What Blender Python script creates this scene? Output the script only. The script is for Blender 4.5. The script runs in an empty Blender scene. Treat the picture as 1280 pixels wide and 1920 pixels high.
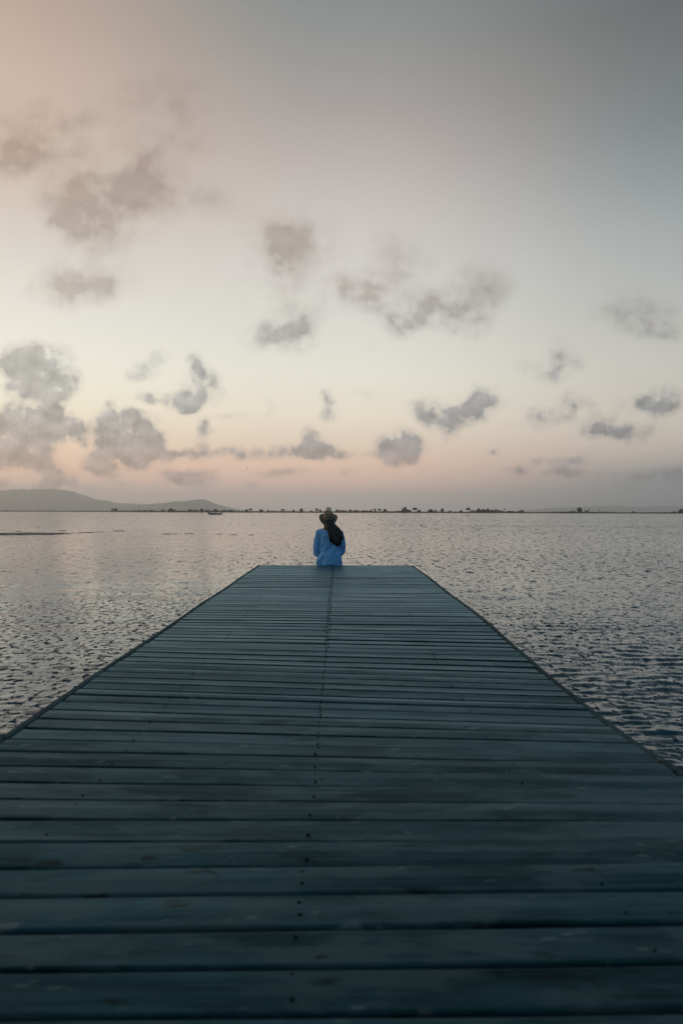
import bpy, bmesh, math, random
import numpy as np
from mathutils import Vector, Matrix, noise as mnoise

random.seed(7)
rng = np.random.default_rng(11)
sc = bpy.context.scene
C = sc.collection
R = math.radians

# ------------------------------------------------------------------ camera
DECK = 0.55                 # deck top above the water
H = 0.87                    # eye above the deck
EYE = DECK + H
F = 1488.0                  # focal length in photograph pixels (1920 tall)
cam_d = bpy.data.cameras.new('camera')
cam = bpy.data.objects.new('camera', cam_d)
C.objects.link(cam)
cam_d.sensor_fit = 'VERTICAL'
cam_d.sensor_height = 36.0
cam_d.sensor_width = 24.0
cam_d.lens = 36.0 * F / 1920.0
cam_d.clip_start = 0.05
cam_d.clip_end = 60000
cam.location = (0, 0, EYE)
cam.rotation_euler = (math.pi / 2 - 0.0004, -0.0026, -0.0040)
cam_d.dof.use_dof = True
cam_d.dof.focus_distance = 13.0
cam_d.dof.aperture_fstop = 3.6
sc.camera = cam

# ------------------------------------------------------------------ view
sc.view_settings.view_transform = 'Standard'
sc.view_settings.look = 'None'
sc.view_settings.exposure = 0.0
sc.view_settings.gamma = 1.0
sc.view_settings.use_curve_mapping = False
cy = sc.cycles
cy.use_denoising = True
cy.use_adaptive_sampling = True
cy.adaptive_threshold = 0.015
cy.max_bounces = 6
cy.diffuse_bounces = 2
cy.glossy_bounces = 3
cy.transmission_bounces = 2
cy.volume_bounces = 5
cy.caustics_reflective = False
cy.caustics_refractive = False
cy.sample_clamp_indirect = 4.0


def lin(c):
    out = []
    for v in c:
        v /= 255.0
        out.append(v / 12.92 if v <= 0.04045 else ((v + 0.055) / 1.055) ** 2.4)
    return out


# ------------------------------------------------------------------ node helper
class NT:
    def __init__(self, tree):
        self.t = tree
        self.n = tree.nodes
        self.n.clear()

    def link(self, a, b):
        self.t.links.new(a, b)

    def put(self, sock, v):
        if isinstance(v, bpy.types.NodeSocket):
            self.link(v, sock)
        elif v is not None:
            sock.default_value = v

    def add(self, kind, **kw):
        nd = self.n.new(kind)
        for k, v in kw.items():
            setattr(nd, k, v)
        return nd

    def math(self, op, a, b=None, c=None, clamp=False):
        nd = self.add('ShaderNodeMath', operation=op, use_clamp=clamp)
        for i, v in enumerate((a, b, c)):
            self.put(nd.inputs[i], v)
        return nd.outputs[0]

    def vmath(self, op, a, b=None, c=None):
        nd = self.add('ShaderNodeVectorMath', operation=op)
        for i, v in enumerate((a, b, c)):
            self.put(nd.inputs[i], v)
        return nd.outputs['Value'] if op in ('LENGTH', 'DOT_PRODUCT') else nd.outputs[0]

    def mapr(self, v, a, b, c=0.0, d=1.0, interp='SMOOTHSTEP'):
        nd = self.add('ShaderNodeMapRange', interpolation_type=interp)
        nd.clamp = True
        self.put(nd.inputs['Value'], v)
        for k, x in zip(('From Min', 'From Max', 'To Min', 'To Max'), (a, b, c, d)):
            self.put(nd.inputs[k], x)
        return nd.outputs[0]

    def ramp(self, fac, stops, interp='LINEAR'):
        nd = self.add('ShaderNodeValToRGB')
        cr = nd.color_ramp
        cr.interpolation = interp
        while len(cr.elements) < len(stops):
            cr.elements.new(0.5)
        for e, (p, col) in zip(cr.elements, stops):
            e.position = p
        for e, (p, col) in zip(cr.elements, stops):
            e.color = (*col[:3], 1)
        self.put(nd.inputs[0], fac)
        return nd.outputs[0]

    def mix(self, fac, a, b, blend='MIX'):
        nd = self.add('ShaderNodeMix', data_type='RGBA', blend_type=blend)
        nd.clamp_factor = True
        self.put(nd.inputs[0], fac)
        for s, v in ((nd.inputs[6], a), (nd.inputs[7], b)):
            if isinstance(v, (tuple, list)):
                v = (*v[:3], 1)
            self.put(s, v)
        return nd.outputs[2]

    def noise(self, vec, scale, detail=2, rough=0.5, dims='3D', w=None):
        nd = self.add('ShaderNodeTexNoise', noise_dimensions=dims)
        self.put(nd.inputs['Vector'], vec)
        nd.inputs['Scale'].default_value = scale
        nd.inputs['Detail'].default_value = detail
        nd.inputs['Roughness'].default_value = rough
        return nd

    def sep(self, v):
        nd = self.add('ShaderNodeSeparateXYZ')
        self.put(nd.inputs[0], v)
        return nd.outputs

    def comb(self, x, y, z):
        nd = self.add('ShaderNodeCombineXYZ')
        for s, v in zip(nd.inputs, (x, y, z)):
            self.put(s, v)
        return nd.outputs[0]


# ------------------------------------------------------------------ sky
SUN_AZ, SUN_EL = -72.0, 3.0       # degrees; negative azimuth is to the left of the view
world = bpy.data.worlds.new('World')
sc.world = world
world.use_nodes = True
w = NT(world.node_tree)
out = w.add('ShaderNodeOutputWorld')
geo = w.add('ShaderNodeNewGeometry')
D = w.vmath('SCALE', geo.outputs['Incoming'], None)
D.node.inputs['Scale'].default_value = -1.0
dx, dy, dz = w.sep(D)[:3]
hor = w.math('SQRT', w.math('ADD', w.math('MULTIPLY', dx, dx), w.math('MULTIPLY', dy, dy)))
elev = w.math('MULTIPLY', w.math('ARCTAN2', w.math('MAXIMUM', dz, 0.0), hor), 2 / math.pi)   # 0 horizon, 1 zenith
azim = w.math('ARCTAN2', dx, dy)                                                             # radians, + right


def estop(ypx, xpx):
    u = (xpx - 634) / F
    v = (959.5 - ypx) / F
    return math.atan2(v, math.hypot(1, u)) * 2 / math.pi


def sky_ramp(xpx, table, tail):
    st = [(estop(y, xpx), lin(c)) for y, c in table]
    st = [(max(0.0, p), c) for p, c in st] + tail
    return w.ramp(elev, st, 'LINEAR')


SKY_L = [(958, (222, 206, 204)), (930, (232, 210, 204)), (905, (255, 213, 195)), (875, (255, 209, 182)), (840, (255, 219, 192)), (800, (252, 229, 202)),
         (750, (249, 239, 217)), (680, (243, 239, 223)), (610, (234, 229, 217)), (540, (227, 220, 209)), (460, (216, 206, 195)),
         (360, (208, 190, 174)), (240, (206, 182, 162)), (120, (201, 174, 154)), (0, (188, 161, 142))]
SKY_C = [(958, (224, 210, 208)), (935, (234, 214, 208)), (915, (252, 213, 199)), (890, (255, 209, 187)), (860, (250, 212, 188)), (830, (240, 218, 198)),
         (780, (242, 229, 210)), (700, (234, 230, 215)), (610, (221, 218, 209)), (510, (212, 206, 199)), (400, (201, 191, 184)),
         (300, (184, 172, 166)), (200, (163, 154, 149)), (100, (146, 143, 139)), (0, (130, 134, 132))]
SKY_R = [(958, (76, 104, 124)), (935, (88, 114, 132)), (905, (112, 132, 146)), (875, (160, 160, 164)), (845, (190, 180, 172)), (815, (202, 190, 180)),
         (760, (204, 196, 186)), (680, (197, 193, 186)), (600, (185, 183, 178)), (510, (172, 173, 171)), (420, (157, 161, 161)),
         (320, (133, 141, 142)), (220, (115, 122, 123)), (120, (107, 109, 108)), (0, (95, 95, 93))]
tailL = [(0.55, (0.20, 0.19, 0.195)), (0.8, (0.09, 0.13, 0.165)), (1.0, (0.065, 0.115, 0.155))]
tailC = [(0.55, (0.12, 0.155, 0.17)), (0.8, (0.075, 0.12, 0.155)), (1.0, (0.065, 0.115, 0.155))]
tailR = [(0.55, (0.085, 0.115, 0.135)), (0.8, (0.068, 0.115, 0.15)), (1.0, (0.065, 0.115, 0.155))]
cL = sky_ramp(0, SKY_L, tailL)
cC = sky_ramp(640, SKY_C, tailC)
cR = sky_ramp(1280, SKY_R, tailR)
cB = w.ramp(elev, [(0.0, (0.07, 0.12, 0.165)), (0.08, (0.085, 0.145, 0.20)), (0.25, (0.10, 0.175, 0.24)), (0.6, (0.085, 0.145, 0.195)), (1.0, (0.065, 0.115, 0.155))])
AZ = math.atan2(634, F)
mL = w.mapr(azim, -AZ * 1.15, 0.0, 1, 0, 'SMOOTHSTEP')
mR = w.mapr(azim, 0.0, AZ * 1.15, 0, 1, 'SMOOTHSTEP')
sky = w.mix(mR, w.mix(mL, cC, cL), cR)
# away from the view the dusk sky goes over into the blue of the opposite side
absaz = w.math('ABSOLUTE', w.math('ADD', azim, R(25)))
mB = w.mapr(absaz, R(60), R(140))
sky = w.mix(mB, sky, cB)
nishita = w.add('ShaderNodeTexSky', sky_type='NISHITA')
nishita.sun_disc = False
nishita.sun_elevation = R(SUN_EL)
nishita.sun_rotation = R(SUN_AZ)
nishita.air_density = 1.0
nishita.dust_density = 2.0
nish = w.vmath('SCALE', nishita.outputs[0])
nish.node.inputs['Scale'].default_value = 0.05

# clouds: drifts of small dusk cumulus, each placed by its direction in the sky
py_ = w.math('MAXIMUM', dy, 0.02)
u_ = w.math('DIVIDE', dx, py_)
v_ = w.math('DIVIDE', dz, py_)
P0 = w.comb(u_, v_, 0.0)
warp = w.noise(P0, 16.0, 3, 0.55)
wv = w.vmath('SUBTRACT', warp.outputs['Color'], (0.5, 0.5, 0.5))
wv2 = w.vmath('SCALE', w.vmath('MULTIPLY', wv, (0.060, 0.045, 0.0)))
w.put(wv2.node.inputs['Scale'], w.mapr(v_, 0.08, 0.30, 0.5, 1.0))
P = w.vmath('ADD', P0, wv2)
CLOUDS = [
    # big loose mass, upper left
    (10, 245, 60, 70, .66), (40, 300, 55, 45, .52), (115, 205, 36, 28, .48), (155, 230, 75, 45, .62), (125, 262, 50, 45, .50),
    (270, 320, 58, 62, .82), (245, 365, 74, 58, .62), (185, 400, 80, 56, .60), (135, 350, 60, 55, .62), (210, 445, 75, 42, .62),
    (110, 420, 65, 42, .52), (335, 380, 110, 32, .52), (70, 300, 60, 30, .45), (400, 384, 55, 28, .38),
    (305, 160, 80, 48, .52), (345, 225, 65, 52, .48), (375, 290, 42, 52, .40), (265, 275, 40, 40, .45),
    # middle drift
    (545, 440, 85, 45, .80), (545, 482, 62, 55, .95), (530, 525, 32, 40, .50),
    (145, 520, 62, 38, .80), (125, 545, 62, 26, .72), (205, 535, 58, 22, .66), (255, 500, 25, 16, .22),
    (660, 560, 46, 31, .98), (702, 530, 54, 31, .98), (755, 488, 52, 37, .80), (742, 602, 46, 25, 1.0), (815, 572, 48, 31, 1.2),
    (905, 525, 48, 37, .85), (890, 582, 48, 31, .76), (955, 545, 26, 34, .28), (860, 625, 36, 20, .32),
    (520, 630, 55, 24, .72), (556, 600, 50, 34, .85),
    (1195, 598, 66, 26, .85), (1180, 570, 60, 44, .42), (1250, 630, 40, 16, .55), (1030, 692, 55, 22, .52), (1052, 662, 32, 34, .38),
    (1170, 703, 40, 14, .25), (458, 545, 18, 40, .25), (690, 655, 22, 14, .20), (682, 735, 24, 16, .25), (1050, 590, 30, 14, .2),
    # low cumulus, left
    (70, 655, 24, 20, .62), (30, 668, 28, 26, .50), (82, 690, 54, 40, .92), (30, 703, 42, 32, .70), (100, 722, 38, 30, .58), (60, 738, 50, 22, .52),
    (70, 790, 66, 25, .95), (112, 800, 32, 24, .80), (20, 805, 42, 32, .72), (30, 842, 52, 34, .74), (20, 868, 66, 13, .95), (76, 840, 24, 30, .45),
    (203, 768, 15, 20, .72), (206, 797, 24, 30, .72), (237, 773, 20, 12, .68), (258, 815, 40, 32, .95), (254, 848, 52, 24, 1.05), (290, 820, 22, 12, .50), (200, 842, 36, 26, .52), (165, 862, 22, 18, .45), (153, 812, 14, 20, .56),
    (300, 670, 16, 13, .52), (275, 690, 26, 17, .50), (245, 706, 16, 13, .42), (368, 685, 15, 20, .58), (357, 706, 20, 20, .50), (392, 712, 22, 24, .56), (376, 740, 36, 20, .60), (330, 750, 36, 15, .70), (285, 745, 22, 10, .62), (352, 766, 22, 12, .45),
    (387, 797, 13, 14, .58), (396, 814, 18, 8, .45), (381, 826, 11, 18, .42), (440, 777, 40, 7, .36), (506, 760, 12, 20, .34), (612, 746, 13, 12, .52), (608, 770, 18, 20, .42), (626, 780, 14, 10, .35),
    (575, 815, 15, 15, .56), (596, 836, 24, 20, .55), (580, 848, 44, 14, .50), (480, 852, 190, 12, .50), (622, 858, 32, 9, .45), (350, 850, 60, 10, .35),
    (371, 897, 32, 15, .90), (320, 890, 22, 13, .52), (296, 911, 16, 6, .4), (110, 898, 38, 14, .62), (108, 884, 22, 11, .45), (225, 892, 28, 20, .48), (186, 876, 17, 13, .50), (60, 914, 140, 12, .5), (470, 909, 16, 7, .62), (530, 886, 80, 8, .36),
    # low cumulus, right
    (750, 838, 36, 30, 1.0), (748, 840, 30, 24, .7), (742, 860, 20, 13, .45), (800, 765, 30, 22, .58), (845, 785, 42, 20, .70), (886, 770, 38, 20, .72), (907, 735, 24, 22, .50), (848, 812, 18, 18, .45), (920, 757, 34, 10, .4),
    (1072, 760, 34, 22, .65), (1012, 780, 26, 20, .55), (1135, 798, 34, 22, .62), (1186, 812, 28, 16, .65), (1200, 755, 40, 16, .50), (1246, 747, 36, 22, .75),
    (1230, 785, 20, 30, .25), (1110, 810, 40, 14, .3), (1090, 858, 22, 10, .45), (1035, 866, 60, 8, .40), (970, 884, 22, 9, .50), (1056, 886, 30, 9, .5), (926, 850, 14, 7, .4), (652, 886, 12, 7, .45),
    (1190, 893, 160, 26, .26), (1262, 884, 50, 16, .30),
]
front = w.mapr(dy, 0.15, 0.35)
# the same kind of drifting cloud outside the part of the sky placed above
far_n = w.noise(w.vmath('MULTIPLY', D, (1.0, 1.0, 2.2)), 4.2, 3, 0.5)
far_c = w.mapr(far_n.outputs['Fac'], 0.52, 0.75, 0, 0.7)
inframe = w.math('MULTIPLY', w.mapr(w.math('ABSOLUTE', u_), 0.44, 0.56, 1, 0), w.math('MULTIPLY', w.mapr(v_, 0.62, 0.80, 1, 0), front))
S_out = w.math('MULTIPLY', far_c, w.math('SUBTRACT', 1.0, inframe))
fb = w.noise(P0, 34.0, 4, 0.52)
high = w.mapr(v_, 0.15, 0.32)
vor = w.add('ShaderNodeTexVoronoi', voronoi_dimensions='2D', feature='SMOOTH_F1')
w.link(P, vor.inputs['Vector'])
vor.inputs['Scale'].default_value = 62.0
vor.inputs['Detail'].default_value = 1.0
vor.normalize = True
vor.inputs['Roughness'].default_value = 0.55
vor.inputs['Smoothness'].default_value = 0.35
puff = w.math('SUBTRACT', 0.45, vor.outputs['Distance'])
fbl = w.math('MULTIPLY_ADD', puff, 1.6, w.math('MULTIPLY_ADD', fb.outputs['Fac'], 3.1, -0.62))
fbh = w.math('MULTIPLY_ADD', warp.outputs['Fac'], 2.6, w.math('MULTIPLY_ADD', fb.outputs['Fac'], 1.4, -1.12))
fbm = w.math('MULTIPLY_ADD', high, w.math('SUBTRACT', fbh, fbl), fbl)
soft = w.mapr(v_, 0.08, 0.32, 0.60, 1.10, 'LINEAR')
tint = w.ramp(w.math('MULTIPLY', v_, 2.0, clamp=True), [(0.04, (.60, .62, .67)), (0.16, (.39, .45, .60)), (0.32, (.47, .485, .565)), (0.55, (.645, .595, .58)), (0.9, (.665, .60, .56))])
fb2 = w.noise(w.vmath('ADD', P0, (0.004, -0.011, 0.0)), 34.0, 4, 0.52)
relief = w.math('MULTIPLY_ADD', w.math('SUBTRACT', fb2.outputs['Fac'], fb.outputs['Fac']), w.mapr(v_, 0.10, 0.28, 1.8, 0.45), 1.0)
tint_s = w.vmath('SCALE', tint)
w.put(tint_s.node.inputs['Scale'], relief)
cloudy = w.mix(1.0, sky, tint_s, 'MULTIPLY')
clear = w.vmath('ADD', sky, nish)


cloudy_n = w.vmath('ADD', cloudy, nish)


def background(blobs):
    """the sky with these clouds in it, as one node group"""
    gt = bpy.data.node_groups.new('cloud_field', 'ShaderNodeTree')
    for nm, ty in (('P', 'NodeSocketVector'), ('S', 'NodeSocketFloat'), ('Break', 'NodeSocketFloat'), ('Soft', 'NodeSocketFloat'), ('Clear', 'NodeSocketColor'), ('Cloudy', 'NodeSocketColor')):
        gt.interface.new_socket(nm, in_out='INPUT', socket_type=ty)
    gt.interface.new_socket('Sky', in_out='OUTPUT', socket_type='NodeSocketShader')
    g_ = NT(gt)
    gi = g_.add('NodeGroupInput')
    go = g_.add('NodeGroupOutput')
    S = gi.outputs['S']
    Pk = gi.outputs['P']
    for ci, (px, py, rx, ry, wt) in enumerate(blobs):
        if ci and ci % 18 == 0:      # evaluate in blocks: keeps the shader's working memory small
            Pk = g_.vmath('MULTIPLY_ADD', S, (1e-9, 1e-9, 0.0), Pk)
        cu, cv = (px - 634) / F, (959.5 + (px - 640) * .0026 - py) / F
        iu, iv = F / (rx * KR), F / (ry * KR)
        q = g_.vmath('MULTIPLY_ADD', Pk, (iu, iv, 0.0), (-cu * iu, -cv * iv, 0.0))
        gr = g_.add('ShaderNodeTexGradient', gradient_type='SPHERICAL')
        g_.link(q, gr.inputs[0])
        S = g_.math('MULTIPLY_ADD', gr.outputs['Fac'], wt, S)
    dens = g_.math('DIVIDE', g_.math('SUBTRACT', g_.math('MULTIPLY', S, gi.outputs['Break']), 0.075), gi.outputs['Soft'], clamp=True)
    dens = g_.math('POWER', dens, 1.5)
    bgk = g_.add('ShaderNodeBackground')
    g_.link(g_.mix(dens, gi.outputs['Clear'], gi.outputs['Cloudy']), bgk.inputs['Color'])
    g_.link(bgk.outputs[0], go.inputs[0])
    nd = w.add('ShaderNodeGroup')
    nd.node_tree = gt
    for nm, so in (('P', P), ('S', S_out), ('Break', fbm), ('Soft', soft), ('Clear', clear), ('Cloudy', cloudy_n)):
        w.link(so, nd.inputs[nm])
    return nd.outputs[0]


KR = 1.72
MARGIN = 45


def choose(fac, a, b):               # fac 0 -> a, 1 -> b
    mx = w.add('ShaderNodeMixShader')
    w.link(fac, mx.inputs[0])
    w.link(a, mx.inputs[1])
    w.link(b, mx.inputs[2])
    return mx.outputs[0]


def zone(x0, x1, y0, y1):
    return [c for c in CLOUDS if c[0] + c[2] * KR + MARGIN > x0 and c[0] - c[2] * KR - MARGIN < x1 and c[1] + c[3] * KR + MARGIN > y0 and c[1] - c[3] * KR - MARGIN < y1]


cols = [-9999, 330, 640, 960, 9999]
rows = [-9999, 400, 560, 660, 760, 830, 9999]
tree_rows = None
for i in range(len(rows) - 1):
    tree_cols = None
    for j in range(len(cols) - 1):
        leaf = background(zone(cols[j], cols[j + 1], rows[i], rows[i + 1]))
        tree_cols = leaf if tree_cols is None else choose(w.math('GREATER_THAN', u_, (cols[j] - 634) / F), tree_cols, leaf)
    tree_rows = tree_cols if tree_rows is None else choose(w.math('LESS_THAN', v_, (959.5 - rows[i]) / F), tree_rows, tree_cols)
infront = w.math('MULTIPLY', w.math('LESS_THAN', w.math('ABSOLUTE', u_), 0.60), w.math('LESS_THAN', v_, 0.85))
w.link(choose(infront, background([]), tree_rows), out.inputs[0])
try:
    world.cycles.sampling_method = 'MANUAL'
    world.cycles.sample_map_resolution = 512
except Exception:
    pass

sun_d = bpy.data.lights.new('sun', 'SUN')
sun_d.energy = 0.10
sun_d.angle = R(20)
sun_d.color = (1.0, 0.80, 0.66)
sun = bpy.data.objects.new('sun', sun_d)
C.objects.link(sun)
sa, se = R(SUN_AZ), R(8.0)
sdir = Vector((math.sin(sa) * math.cos(se), math.cos(sa) * math.cos(se), math.sin(se)))
sun.rotation_euler = sdir.to_track_quat('Z', 'Y').to_euler()


# ------------------------------------------------------------------ object helpers
def tag(o, label=None, cat=None, group=None, kind=None):
    if label:
        o['label'] = label
    if cat:
        o['category'] = cat
    if group:
        o['group'] = group
    if kind:
        o['kind'] = kind
    return o


def empty(name, loc=(0, 0, 0)):
    o = bpy.data.objects.new(name, None)
    o.empty_display_size = 0.2
    C.objects.link(o)
    o.location = loc
    return o


def mesh_obj(name, verts, faces, mat, parent=None, smooth=False, solid=False):
    me = bpy.data.meshes.new(name)
    me.from_pydata([tuple(v) for v in verts], [], faces)
    if solid:
        bm = bmesh.new()
        bm.from_mesh(me)
        bmesh.ops.recalc_face_normals(bm, faces=bm.faces)
        bm.to_mesh(me)
        bm.free()
    me.update()
    if mat:
        me.materials.append(mat)
    if smooth:
        me.polygons.foreach_set('use_smooth', [True] * len(me.polygons))
    o = bpy.data.objects.new(name, me)
    C.objects.link(o)
    if parent:
        o.parent = parent
        o.matrix_parent_inverse = Matrix.Translation(parent.location).inverted()
    return o


class MB:
    """collects shapes, built as one mesh object"""
    def __init__(self):
        self.v, self.f = [], []

    def box(self, lo, hi):
        b = len(self.v)
        for z in (lo[2], hi[2]):
            for x, y in ((lo[0], lo[1]), (hi[0], lo[1]), (hi[0], hi[1]), (lo[0], hi[1])):
                self.v.append((x, y, z))
        self.f += [tuple(b + i for i in q) for q in ((0, 3, 2, 1), (4, 5, 6, 7), (0, 1, 5, 4), (1, 2, 6, 5), (2, 3, 7, 6), (3, 0, 4, 7))]
        return self

    def rings(self, rings, closed=True):
        b, n = len(self.v), len(rings[0])
        for r in rings:
            self.v += [tuple(p) for p in r]
        for i in range(len(rings) - 1):
            for j in range(n):
                k = (j + 1) % n
                self.f.append((b + i * n + j, b + i * n + k, b + (i + 1) * n + k, b + (i + 1) * n + j))
        if closed:
            self.f.append(tuple(b + j for j in reversed(range(n))))
            self.f.append(tuple(b + (len(rings) - 1) * n + j for j in range(n)))
        return self

    def tube(self, pts, rad, n=8, flat=(1, 1)):
        pts = [Vector(p) for p in pts]
        if not hasattr(rad, '__len__'):
            rad = [rad] * len(pts)
        rings = []
        up = Vector((0.13, 0.21, 0.97))
        for i, p in enumerate(pts):
            t = (pts[min(i + 1, len(pts) - 1)] - pts[max(i - 1, 0)]).normalized()
            a = t.cross(up)
            if a.length < 0.05:
                a = t.cross(Vector((1, 0, 0)))
            a.normalize()
            c = t.cross(a)
            rings.append([p + (a * math.cos(q) * flat[0] + c * math.sin(q) * flat[1]) * rad[i] for q in (2 * math.pi * k / n for k in range(n))])
        return self.rings(rings)

    def ball(self, c, r, n=10, m=7):
        c = Vector(c)
        if not hasattr(r, '__len__'):
            r = (r, r, r)
        rings = []
        for i in range(m + 1):
            ph = math.pi * (i + 0.02) / (m + 0.04)
            rings.append([c + Vector((r[0] * math.sin(ph) * math.cos(t), r[1] * math.sin(ph) * math.sin(t), -r[2] * math.cos(ph))) for t in (2 * math.pi * k / n for k in range(n))])
        return self.rings(rings)

    def build(self, name, mat, parent=None, smooth=False):
        return mesh_obj(name, self.v, self.f, mat, parent, smooth, len(self.v) < 3000)


def material(name):
    m = bpy.data.materials.new(name)
    m.use_nodes = True
    n = NT(m.node_tree)
    o = n.add('ShaderNodeOutputMaterial')
    b = n.add('ShaderNodeBsdfPrincipled')
    n.link(b.outputs[0], o.inputs[0])
    return m, n, b


def simple(name, col, rough=0.6, var=0.25, scale=6.0, metal=0.0, bump=0.0):
    m, n, b = material(name)
    tc = n.add('ShaderNodeTexCoord')
    nz = n.noise(tc.outputs['Object'], scale, 4, 0.6)
    dark = tuple(c * (1 - var) for c in col)
    lite = tuple(min(1, c * (1 + var)) for c in col)
    n.link(n.mix(nz.outputs['Fac'], dark, lite), b.inputs['Base Color'])
    b.inputs['Roughness'].default_value = rough
    b.inputs['Metallic'].default_value = metal
    if bump:
        bp = n.add('ShaderNodeBump')
        bp.inputs['Strength'].default_value = bump
        bp.inputs['Distance'].default_value = 0.01
        n.link(nz.outputs['Fac'], bp.inputs['Height'])
        n.link(bp.outputs[0], b.inputs['Normal'])
    return m


# ------------------------------------------------------------------ materials
def wood_material(name, dark, lite, rough, edge=False, film_col=(0.45, 0.66, 0.75), shine=1.0):
    m, n, b = material(name)
    tc = n.add('ShaderNodeTexCoord')
    oi = n.add('ShaderNodeObjectInfo')
    rnd = oi.outputs['Random']
    off = n.comb(n.math('MULTIPLY', rnd, 37.0), 0.0, n.math('MULTIPLY', rnd, 91.0))
    co = n.vmath('ADD', tc.outputs['Object'], off)
    st = (40, 1.6, 40) if edge else (1.6, 42, 42)
    grain = n.noise(n.vmath('MULTIPLY', co, st), 1.0, 6, 0.65)
    fine = n.noise(n.vmath('MULTIPLY', co, (6, 190, 190) if not edge else (190, 6, 190)), 1.0, 3, 0.6)
    blot = n.noise(n.vmath('MULTIPLY', co, (2.4, 5.0, 5.0)), 1.0, 4, 0.6)
    wide = n.noise(tc.outputs['Object'], 1.3, 4, 0.6)
    wear = n.noise(n.vmath('MULTIPLY', co, (1.1, 9.0, 9.0)), 1.0, 4, 0.65)
    f = n.math('MULTIPLY_ADD', grain.outputs['Fac'], 1.3, n.math('MULTIPLY_ADD', fine.outputs['Fac'], 0.7, n.math('MULTIPLY_ADD', blot.outputs['Fac'], 1.3, -1.2)))
    col = n.mix(n.mapr(f, 0.1, 0.8, 0, 1, 'LINEAR'), dark, lite)
    # each plank weathered a little differently
    val = n.math('MULTIPLY_ADD', rnd, 0.7, 0.58)
    val = n.math('MULTIPLY', val, n.mapr(wide.outputs['Fac'], 0.3, 0.7, 0.62, 1.38, 'LINEAR'))
    sc_ = n.vmath('SCALE', col)
    n.put(sc_.node.inputs['Scale'], val)
    col = sc_
    # greyer worn patches
    pat = n.noise(n.vmath('MULTIPLY', co, (3.2, 8.0, 8.0)), 1.0, 4, 0.62)
    col = n.mix(n.mapr(pat.outputs['Fac'], 0.46, 0.60, 0.0, 0.75), col, (0.052, 0.092, 0.102))
    # damp dark stains and green algae spots
    stn = n.noise(n.vmath('MULTIPLY', co, (5.5, 12, 12)), 1.0, 3, 0.6)
    sm = n.mapr(stn.outputs['Fac'], 0.61, 0.70)
    col = n.mix(n.math('MULTIPLY', sm, 0.85), col, (0.005, 0.013, 0.010))
    # pale dried droppings and lichen flecks
    pl = n.noise(n.vmath('MULTIPLY', co, (11, 26, 26)), 1.0, 2, 0.5)
    pm = n.mapr(pl.outputs['Fac'], 0.655, 0.75)
    col = n.mix(n.math('MULTIPLY', pm, 0.5), col, (0.17, 0.21, 0.225))
    # damp worn wood: matt body under a thin bluish film that shines only at a flat angle
    n.n.remove(b)
    body = n.add('ShaderNodeBsdfDiffuse')
    film = n.add('ShaderNodeBsdfGlossy')
    fres = n.add('ShaderNodeFresnel')
    fres.inputs['IOR'].default_value = 1.20
    mx = n.add('ShaderNodeMixShader')
    n.link(n.math('MULTIPLY', n.math('MULTIPLY', fres.outputs[0], shine), n.mapr(wear.outputs['Fac'], 0.35, 0.65, 0.72, 1.2)), mx.inputs[0])
    n.link(body.outputs[0], mx.inputs[1])
    n.link(film.outputs[0], mx.inputs[2])
    n.link(mx.outputs[0], [q for q in n.n if q.bl_idname == 'ShaderNodeOutputMaterial'][0].inputs[0])
    n.link(col, body.inputs['Color'])
    film.inputs['Color'].default_value = (*film_col, 1)
    n.link(n.mapr(f, 0.1, 0.8, rough + 0.10, rough - 0.08, 'LINEAR'), film.inputs['Roughness'])
    bp = n.add('ShaderNodeBump')
    bp.inputs['Strength'].default_value = 0.55
    bp.inputs['Distance'].default_value = 0.004
    n.link(n.math('ADD', grain.outputs['Fac'], n.math('MULTIPLY', fine.outputs['Fac'], 0.5)), bp.inputs['Height'])
    n.link(bp.outputs[0], body.inputs['Normal'])
    n.link(bp.outputs[0], film.inputs['Normal'])
    return m


M_plank = wood_material('weathered_plank', (0.0035, 0.018, 0.022), (0.025, 0.078, 0.091), 0.43)
M_edge = wood_material('edge_wood', (0.024, 0.046, 0.052), (0.066, 0.092, 0.098), 0.6, True, (0.5, 0.62, 0.68), 0.2)
M_beam = simple('beam_wood', (0.03, 0.038, 0.04), 0.8, 0.4, 9)
M_nail = simple('rusty_nail', (0.006, 0.014, 0.017), 1.0, 0.3, 60)
[q for q in M_nail.node_tree.nodes if q.bl_idname == 'ShaderNodeBsdfPrincipled'][0].inputs['Specular IOR Level'].default_value = 0.05
M_skin = simple('skin', (0.42, 0.25, 0.18), 0.5, 0.08, 12)
M_hair = None
M_felt = simple('hat_felt', (0.29, 0.215, 0.16), 0.9, 0.2, 40, bump=0.2)
M_band = simple('hat_band', (0.014, 0.014, 0.014), 0.7, 0.2, 40)
M_trouser = simple('trouser_cotton', (0.05, 0.055, 0.07), 0.85, 0.2, 20)
M_boat = simple('boat_paint', (0.006, 0.085, 0.24), 0.8, 0.25, 1.5)
M_boat_in = simple('boat_inside', (0.015, 0.06, 0.14), 1.0, 0.25, 2)
for q_ in (M_boat, M_boat_in):
    [q for q in q_.node_tree.nodes if q.bl_idname == 'ShaderNodeBsdfPrincipled'][0].inputs['Specular IOR Level'].default_value = 0.1
M_motor = simple('motor_cowl', (0.02, 0.022, 0.025), 0.4, 0.2, 3)
M_bird = simple('bird_plumage', (0.02, 0.022, 0.024), 0.8, 0.3, 9)
M_wall = simple('render_wall', (0.78, 0.77, 0.75), 0.85, 0.12, 0.6)
M_roof = simple('roof_tiles', (0.16, 0.10, 0.085), 0.8, 0.25, 1.2)
M_glass = simple('window_glass', (0.22, 0.24, 0.26), 0.15, 0.1, 1)
M_bark = simple('tree_bark', (0.05, 0.042, 0.036), 0.9, 0.3, 3)
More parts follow.
